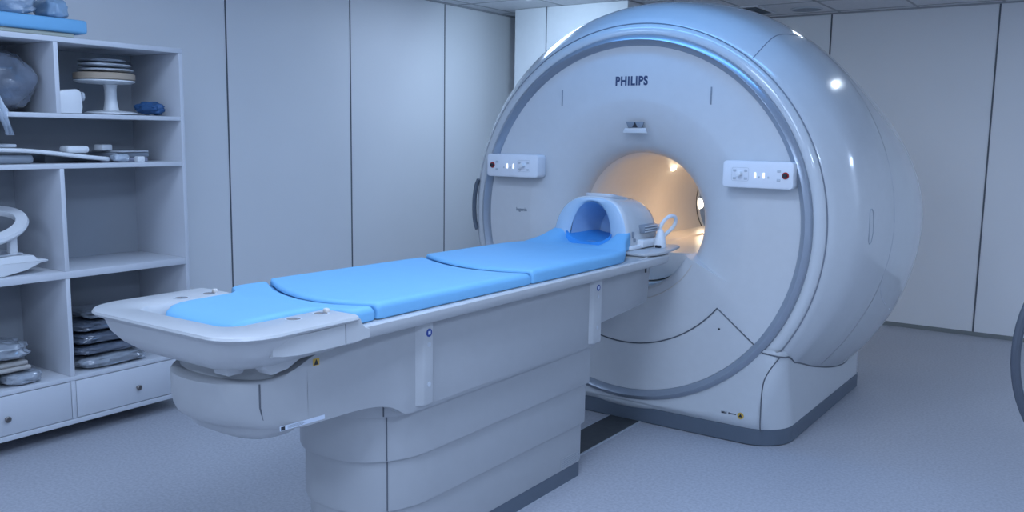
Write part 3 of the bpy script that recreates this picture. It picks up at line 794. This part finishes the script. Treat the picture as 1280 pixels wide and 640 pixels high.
# front bezel
bm = bmesh.new()
fo = arch(.207, Z0, 1.250); fi = arch(.118, 1.03, 1.228, p=2.2)
loft(bm, [[Vector((x, 3.872 - (1.256 - z) * .12, z)) for x, z in fo], [Vector((x, 3.868 - (1.256 - z) * .12, z)) for x, z in arch(.200, Z0, 1.246)], [Vector((x, 3.868 - (1.256 - z) * .12, z)) for x, z in arch(.135, 1.015, 1.236, p=2.3)], [Vector((x, 3.880 - (1.256 - z) * .12, z)) for x, z in fi]], closed=False)
obj('front_bezel', bm, mat('pale_blue_shell', (.36, .50, .64), .3, coat=.3), hc, 50)
# inner tunnel, blue cushion bowl and rear wall
bm = bmesh.new()
loft(bm, [[Vector((x, y, z)) for x, z in arch(hw, zb_, zt, p=2.2)] for (hw, zb_, zt, y) in ((.118, 1.03, 1.228, 3.868), (.112, 1.03, 1.218, 3.93), (.104, 1.035, 1.20, 4.05), (.09, 1.04, 1.17, 4.12))], closed=True, cap0=False)
obj('inner_tunnel', bm, mat('tunnel_blue', (.42, .58, .76), .4), hc, 50)  # lightened colour stands in for light coming through the translucent coil
bm = bmesh.new(); secs = []
for i in range(9):
    t = i / 8; y = 3.835 + .27 * t; s = []
    for k in range(17):
        a = PI * k / 16; u = math.cos(a)
        s.append(Vector((TX + .128 * u * (1 - .12 * t), y, 1.082 - .006 - (.051 - .026 * t) * math.sin(a) ** 1.3 + .0)))
    s += [Vector((TX - .125, y, 1.012)), Vector((TX + .125, y, 1.012))]
    secs.append(s)
loft(bm, secs); obj('neck_cushion', bm, BLUEIN, hc, 50)
# top panel with slot
Mt = Matrix.Translation((TX, 4.02, 1.247)) @ Matrix.Rotation(-.16, 4, 'X')
poly = rrect(.085, .10, .04)
g = X_(poly, .006, 'Z', -.012, bev=.004); g.transform(Mt); tp_ = obj('top_panel', g, LGREY, hc)
g = T([Vector((a, c, .006)) for a, c in rrect(.05, .028, .027, 8)], .005, 8, True); g.transform(Mt); obj('mirror_ring', g, WHITEP, tp_)
g = X_(rrect(.048, .026, .025, 8), .0075, 'Z', .003); g.transform(Mt); obj('mirror', g, GREYP, tp_)
# base with side lip
obj('coil_base', X_([(TX + a, 4.02 + c) for a, c in rrect(.232, .165, .03)], 1.020, 'Z', 1.001, bev=.005), WHITEP, hc)
# grey connector on the near flank
cn = obj('connector', B(TX + .19, TX + .235, 3.99, 4.14, 1.075, 1.115, bev=.006), GREYP, hc)
for k in range(3): obj('connector_rib', B(TX + .233, TX + .240, 3.995, 4.15 - .0 * k, 1.080 + k * .013, 1.086 + k * .013, bev=.001), LGREY, cn)
obj('latch', B(TX + .21, TX + .222, 3.90, 3.91, 1.06, 1.09, bev=.003), GREYP, hc)
obj('latch', B(TX + .21, TX + .224, 3.915, 3.925, 1.035, 1.055, bev=.003), GREYP, hc)
obj('side_step', B(TX + .20, TX + .245, 3.96, 4.17, 1.005, 1.045, bev=.008), WHITEP, hc)
# plug and cable loop standing on the plate
pg = L([(.030, .0), (.030, .02), (.026, .045), (.020, .07), (.014, .088), (.0005, .094)], (-1.945, 4.10, 1.0)); pgo = obj('cable_plug', pg, WHITEP, hc)
obj('plug_foot', B(-1.955, -1.925, 4.062, 4.075, 1.0, 1.012, bev=.002), DARK, pgo)
cp_ = [(-1.985, 4.16, 1.01), (-1.985, 4.155, 1.06), (-1.97, 4.17, 1.12), (-1.945, 4.21, 1.155), (-1.93, 4.25, 1.145), (-1.94, 4.26, 1.10), (-1.97, 4.235, 1.06), (-1.99, 4.20, 1.03), (-2.0, 4.18, 1.005)]
obj('coil_cable', T(smooth_poly(cp_, 3), .010, 8), WHITEP, hc)

# ------------------------------------------------------------------ bookcase
FX, BX = -4.28, -4.742
BY0, BY1, DV = 1.60, 2.990, 2.298
bk = thing('bookcase', 'tall white open shelving cabinet with two drawers against the left wall', 'cabinet', (-4.5, 2.3, 0))
T_ = .022
obj('top_board', B(BX, FX, BY0, BY1, 1.965, 1.990, bev=.0015), CABW, bk)
for (y0, y1) in ((BY1 - T_, BY1), (BY0, BY0 + T_)): obj('side_panel', B(BX, FX, y0, y1, .075, 1.9645, bev=.0015), CABW, bk)
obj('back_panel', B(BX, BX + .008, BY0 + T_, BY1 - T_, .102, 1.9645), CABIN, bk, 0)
for (z0, z1) in ((1.605, 1.627), (1.360, 1.383), (.818, .853), (.298, .320), (.075, .100)):
    obj('shelf', B(BX + .0085, FX - .0005, BY0 + T_ + .0005, BY1 - T_ - .0005, z0, z1, bev=.0015), CABW, bk)
for (z0, z1) in ((1.6275, 1.9645), (.8535, 1.3595), (.3205, .8175), (.1005, .2975)):
    obj('divider', B(BX + .0085, FX - .001, DV - .011, DV + .011, z0, z1, bev=.001), CABW, bk)
for (y0, y1, ky) in ((BY0 + T_ + .003, DV - .014, 1.966), (DV + .014, BY1 - T_ - .003, 2.644)):
    d = obj('drawer', B(BX + .02, FX - .001, y0, y1, .104, .294, bev=.002), CABW, bk)
    obj('knob', L([(.007, 0), (.006, .012), (.014, .016), (.015, .022), (.010, .027), (.0005, .028)], (FX - .001, ky, .186), 'X', 20), CHROME, d)
for y in (1.66, 2.92):
    for x in (-4.32, -4.70):
        obj('leg', L([(.018, .0745), (.020, .065), (.012, .03), (.013, .015), (.017, .004), (.017, 0)], (x, y, 0), n=20), CHROME, bk)

# ------------------------------------------------------------------ things on the shelves
def blob(name, c, hs, label, cat, mt, group=None, p=3.2, amp=.12, fr=3.5, seed=0, nu=56, nv=28, flatb=True):
    bm = bmesh.new(); secs = []
    def sg(v, e): return (abs(v) ** e) * (1 if v >= 0 else -1)
    off = Vector((seed * 3.1, seed * 1.7, seed * 2.3))
    for j in range(nv + 1):
        ph = -PI / 2 + PI * j / nv; s = []
        for k in range(nu):
            a = 2 * PI * k / nu
            cr = abs(math.cos(ph)) ** (2 / p)
            d = Vector((cr * sg(math.cos(a), 2 / p), cr * sg(math.sin(a), 2 / p), sg(math.sin(ph), 2 / p)))
            n1 = noise.noise(d * fr * .5 + off) + .5 * noise.noise(d * fr * 1.3 + off) - .55 * abs(noise.noise(d * fr * 1.7 + off * 2)) + .3 * abs(noise.noise(d * fr * 3.4 + off))
            q = d * (1 + amp * n1 - amp * .4)
            z = q.z * hs[2]
            if flatb: z = max(z, -hs[2])
            s.append(Vector((c[0] + q.x * hs[0], c[1] + q.y * hs[1], c[2] + z)))
        secs.append(s)
    loft(bm, secs); bmesh.ops.remove_doubles(bm, verts=bm.verts[:], dist=.0003)
    o = obj(name, bm, mt, None, 60); tag(o, label, cat, group); return o
# on top of the cabinet
pad = thing('positioning_pad', 'thick blue foam pad with pale underside on top of the cabinet', 'pad', (-4.42, 2.1, 1.991))
obj('pale_base', B(-4.66, -4.29, 1.75, 2.40, 1.991, 2.012, bev=.006), FOAM, pad)
obj('blue_cover', B(-4.68, -4.27, 1.73, 2.46, 2.0125, 2.078, bev=.014, seg=3), BLUE, pad)
blob('clear_bag', (-4.46, 2.04, 2.175), (.17, .26, .096), 'crumpled clear plastic bag of white padding lying on the blue pad', 'plastic bag', BAGC, seed=3, amp=.16)
blob('blue_bag', (-4.50, 2.40, 2.138), (.10, .06, .056), 'small folded clear film packet at the right end of the blue pad', 'plastic bag', mat('film_blue', (.30, .45, .62), .15, bump=.5, bscale=9, coat=.4), seed=5, amp=.12)
# top left bay
blob('grey_bag', (-4.495, 2.06, 1.775), (.165, .222, .148), 'bulging dark grey plastic bag filling the upper left shelf bay', 'plastic bag', BAGD, seed=8, amp=.10, p=2.8)
# film tail hanging over the shelf edge
bm = bmesh.new(); secs = []
for i, (x, y, z, w_) in enumerate(((-4.292, 1.99, 1.70, .08), (-4.282, 2.0, 1.66, .09), (-4.268, 2.02, 1.635, .08), (-4.262, 2.03, 1.60, .05), (-4.262, 2.045, 1.56, .04), (-4.262, 2.055, 1.52, .035))):
    s = []
    for k in range(14):
        u = k / 13 - .5; s.append(Vector((x + .010 * math.sin(u * 16 + i), y + u * w_, z)))
    s += [v + Vector((-.0035, 0, 0)) for v in s[::-1]]
    secs.append(s)
loft(bm, secs); tag(obj('plastic_film', bm, BAGC, None, 60), 'torn tail of clear plastic film hanging over the upper left shelf edge', 'plastic film')
# top right bay : round pad on a pedestal, white box, blue drape
st = thing('pedestal_stand', 'white round-topped pedestal stand on the top right shelf', 'stand', (-4.47, 2.675, 1.628))
obj('foot_plate', L([(.13, 0), (.13, .006), (.11, .012), (.04, .018), (.0005, .018)], (-4.46, 2.675, 1.634), n=40), WHITEP, st)
obj('column', L([(.04, 0), (.034, .03), (.030, .06), (.030, .11), (.034, .135)], (-4.46, 2.675, 1.650)), WHITEP, st)
obj('round_top', L([(.03, 0), (.13, .006), (.148, .014), (.148, .02), (.13, .022)], (-4.46, 2.645, 1.785), n=40), WHITEP, st)
tag(obj('foam_disc', L([(.145, 0), (.15, .004), (.15, .030), (.145, .034)], (-4.46, 2.645, 1.8075), n=40), TAN, None), 'tan round foam disc lying on the white pedestal stand', 'foam disc')
for i, (dy, dz, hw, mt) in enumerate(((.01, 1.858, .135, LGREY), (.0, 1.884, .125, LGREY), (-.01, 1.905, .105, GREYP))):
    blob('folded_pad', (-4.46, 2.645 + dy, dz), (.12, hw, .0115), ['pale grey folded pad directly on the tan foam disc', 'grey folded pad in the middle of the pile on the pedestal stand', 'darker grey folded pad, topmost on the pedestal stand'][i], 'pad', mt, 'folded pads on the pedestal stand', seed=11 + i, amp=.07, p=2.6)
wb = thing('monitor_box', 'white angular plastic box with a small round knob beside the shelf divider', 'device', (-4.40, 2.36, 1.628))
obj('housing', X_([(2.318, 1.6285), (2.425, 1.6285), (2.432, 1.66), (2.425, 1.735), (2.405, 1.748), (2.318, 1.735)], -4.30, 'X', -4.46, bev=.006), WHITEP, wb)
obj('lens_knob', L([(.016, 0), (.016, .03), (.022, .033), (.022, .045), (.0005, .045)], (-4.38, 2.4325, 1.715), 'Y', 20), LGREY, wb)
blob('blue_drape', (-4.40, 2.865, 1.668), (.09, .072, .038), 'crumpled dark blue cloth behind the pedestal stand on the top right shelf', 'cloth', BLUED, seed=15, amp=.22, p=2.2)
# second shelf
pd = []
for (y, z) in ((1.70, 1.452), (2.00, 1.452), (2.16, 1.447), (2.30, 1.432), (2.42, 1.417), (2.52, 1.407), (2.585, 1.401)):
    pd.append((y, z))
bm = bmesh.new(); secs = []
for i, (y, z) in enumerate(smooth_poly(pd, 2)):
    hw = .085 if y < 2.53 else .085 * math.sqrt(max(.03, 1 - ((y - 2.53) / .06) ** 2))
    secs.append([Vector((-4.385 + a, y, z + c)) for a, c in rrect(hw, .010, .008, 3)])
loft(bm, secs); pdl = tag(obj('paddle_board', bm, WHITEP, None, 50), 'long thin white curved board lying along the second shelf', 'board')
tag(obj('grey_block', B(-4.44, -4.32, 1.90, 2.19, 1.3845, 1.428, bev=.018, seg=3), GREYP, None), 'grey rounded block under the left part of the long white board', 'block')
tag(obj('flat_tray', B(-4.44, -4.32, 1.80, 2.11, 1.463, 1.478, bev=.004), LGREY, None), 'flat pale grey tray on top of the left end of the long white board', 'tray')
tag(obj('sponge_block', B(-4.42, -4.33, 2.36, 2.475, 1.434, 1.469, bev=.015, seg=3), WHITEP, None), 'small white rounded foam block on the long white board', 'foam block')
def pack(name, c, hs, rot, label, cat, mt, g=None):
    Mx = Matrix.Translation(c) @ Matrix.Rotation(rot, 4, 'Z')
    o = obj(name, B(-hs[0], hs[0], -hs[1], hs[1], -hs[2], hs[2], bev=min(hs) * .4, M=Mx), mt, None); tag(o, label, cat, g); return o
pack('grey_pouch', (-4.56, 2.42, 1.404), (.09, .12, .020), .1, 'flat grey pouch at the back of the second shelf behind the white board', 'pouch', GREYP)
pack('folded_cloth', (-4.53, 2.72, 1.395), (.12, .13, .0115), -.1, 'mauve-grey folded cloth, lowest of the pile at the right of the second shelf', 'cloth', mat('mauve', (.26, .27, .34), .7))
pack('folded_cloth', (-4.52, 2.735, 1.4205), (.11, .115, .0125), .12, 'grey folded cloth on top of the mauve one on the second shelf', 'cloth', GREYP)
pack('booklet', (-4.50, 2.74, 1.438), (.10, .10, .0040), .2, 'thin pale booklet lying on the grey folded cloth', 'booklet', LGREY)
pack('white_case', (-4.46, 2.62, 1.4585), (.03, .035, .016), .3, 'small white case on top of the booklet', 'case', WHITEP)
blob('small_pouch', (-4.36, 2.65, 1.407), (.04, .045, .022), 'small crumpled clear pouch beside the tip of the long white board', 'pouch', BAGC, seed=21, amp=.15)
pack('small_box', (-4.315, 2.735, 1.3995), (.020, .020, .0155), 0, 'tiny white box at the front edge of the second shelf', 'box', WHITEP)
pack('coil_pad', (-4.67, 2.55, 1.404), (.03, .03, .020), .2, 'dark grey padded cuff at the back of the second shelf', 'pad', BAGD)
# third shelf left : knee coil style device
kd = thing('knee_coil', 'white coil with an oval ring on a wedge base in the lower left open bay', 'coil', (-4.42, 2.0, .853))
obj('wedge_base', X_([(1.72, .8545), (2.02, .8545), (2.13, .875), (2.20, .905), (2.235, .908), (2.235, .918), (2.185, .922), (2.165, .945), (2.07, .950), (1.72, .92)], -4.33, 'X', -4.46, bev=.006), WHITEP, kd)
obj('wedge_deck', X_([(1.72, .93), (2.06, .951), (2.12, .953), (2.12, .960), (1.72, .945)], -4.34, 'X', -4.56, bev=.002), LGREY, kd)
obj('upright', X_([(2.065, .955), (2.100, .955), (2.102, 1.05), (2.07, 1.05)], -4.35, 'X', -4.39, bev=.004), WHITEP, kd)
obj('upright', X_([(1.80, .945), (1.835, .945), (1.835, 1.01), (1.80, 1.0)], -4.35, 'X', -4.39, bev=.004), WHITEP, kd)
bm = bmesh.new(); Mx = Matrix.Translation((-4.43, 1.985, 1.088)) @ Matrix.Rotation(.24, 4, 'X') @ Matrix.Rotation(.42, 4, 'Y')
secs = []
for k in range(48):
    a = 2 * PI * k / 48; c, s = math.cos(a), math.sin(a)
    secs.append([Mx @ Vector((c * (.13 + q), s * (.175 + q), h)) for q, h in ((-.03, -.012), (.022, -.014), (.028, 0), (.022, .014), (-.028, .016), (-.034, .0))])
loft(bm, secs, loop=True); obj('oval_ring', bm, WHITEP, kd, 40)
# bottom bays : wrapped pads
def wrapped(c, hs, rot, label, mt, g, seed, amp=.09, p=4.0, name='wrapped_pad'):
    return blob(name, c, hs, label, 'wrapped pad', mt, g, p=p, amp=amp * 1.25, fr=3.4, seed=seed, nu=72, nv=32)
GL = 'plastic wrapped pads in the lower left bay'; GRr = 'plastic wrapped pads in the lower right bay'
wrapped((-4.45, 1.83, .357), (.155, .155, .035), 0, 'clear wrapped grey pad at the bottom left of the lower left bay', BAGM, GL, 31)
wrapped((-4.42, 2.085, .353), (.13, .095, .032), 0, 'clear wrapped grey pad with a bright crease, bottom right of the lower left bay', BAGM, GL, 32)
tag(obj('folded_linen', B(-4.58, -4.31, 1.70, 2.115, .394, .416, bev=.010, seg=3), LINEN, None), 'lower of the two beige folded cloths in the lower left bay', 'cloth', 'folded beige cloths')
tag(obj('folded_linen', B(-4.57, -4.32, 1.70, 2.105, .4165, .440, bev=.010, seg=3), LINEN, None), 'upper of the two beige folded cloths in the lower left bay', 'cloth', 'folded beige cloths')
wrapped((-4.45, 1.95, .490), (.16, .205, .049), 0, 'big puffy clear wrapped pad lying on the beige folded cloths', BAGM, GL, 34, amp=.12, p=2.8)
wrapped((-4.47, 1.82, .572), (.15, .18, .030), 0, 'small wrapped pad, topmost in the lower left bay', BAGM, GL, 35)
wrapped((-4.445, 2.56, .356), (.155, .20, .034), 0, 'shiny clear wrapped pad at the bottom of the lower right bay', BAGM, GRr, 41)
wrapped((-4.455, 2.54, .420), (.15, .185, .028), 0, 'dark wrapped pad, second from the bottom in the lower right bay', BAGD, GRr, 42)
wrapped((-4.455, 2.54, .480), (.15, .19, .030), 0, 'dark blue-grey wrapped pad, third from the bottom in the lower right bay', BAGD, GRr, 43)
wrapped((-4.48, 2.54, .536), (.15, .18, .024), 0, 'thin dark wrapped pad, fourth from the bottom in the lower right bay', BAGD, GRr, 44)
wrapped((-4.52, 2.62, .586), (.14, .17, .024), 0, 'thin wrapped pad, topmost in the lower right bay', BAGM, GRr, 45)

# ------------------------------------------------------------------ hose loop at the right edge
D = (.094, 3.165)
hs = thing('hose_stand', 'dark grey hose loop hanging at the right edge of the picture', 'hose', (.56, 3.30, 0))
fw = Vector((.094, 3.165, 0)).normalized(); rt = Vector((fw.y, -fw.x, 0))
fwc = Vector((-.567, .813, 0)).normalized(); rtc = Vector((.813, .567, 0)).normalized()
cc = Vector((.108, 3.175, .946)); Rr = .425
obj('hose_loop', T([cc + rtc * Rr * math.cos(2 * PI * k / 72) + Vector((0, 0, 1)) * Rr * math.sin(2 * PI * k / 72) for k in range(72)], .0135, 10, True), HOSE, hs)
pc = cc + rtc * .10 + fwc * .04
obj('pole', L([(.014, .03), (.014, 1.45), (.0005, 1.45)], (pc.x, pc.y, 0), n=16), LGREY, hs)
obj('hook', T([pc + Vector((0, 0, 1.42 - .946)), pc + Vector((0, 0, 1.42 - .946)) - fwc * .04, pc + Vector((0, 0, 1.345 - .946)) - fwc * .045, pc + Vector((0, 0, 1.340 - .946)) - fwc * .02], .006, 8), LGREY, hs)
for k in range(5):
    a = 2 * PI * k / 5 + .3
    obj('foot', T([(pc.x, pc.y, .045), (pc.x + .13 * math.cos(a), pc.y + .13 * math.sin(a), .03), (pc.x + .24 * math.cos(a), pc.y + .24 * math.sin(a), .012)], .011, 8), LGREY, hs)
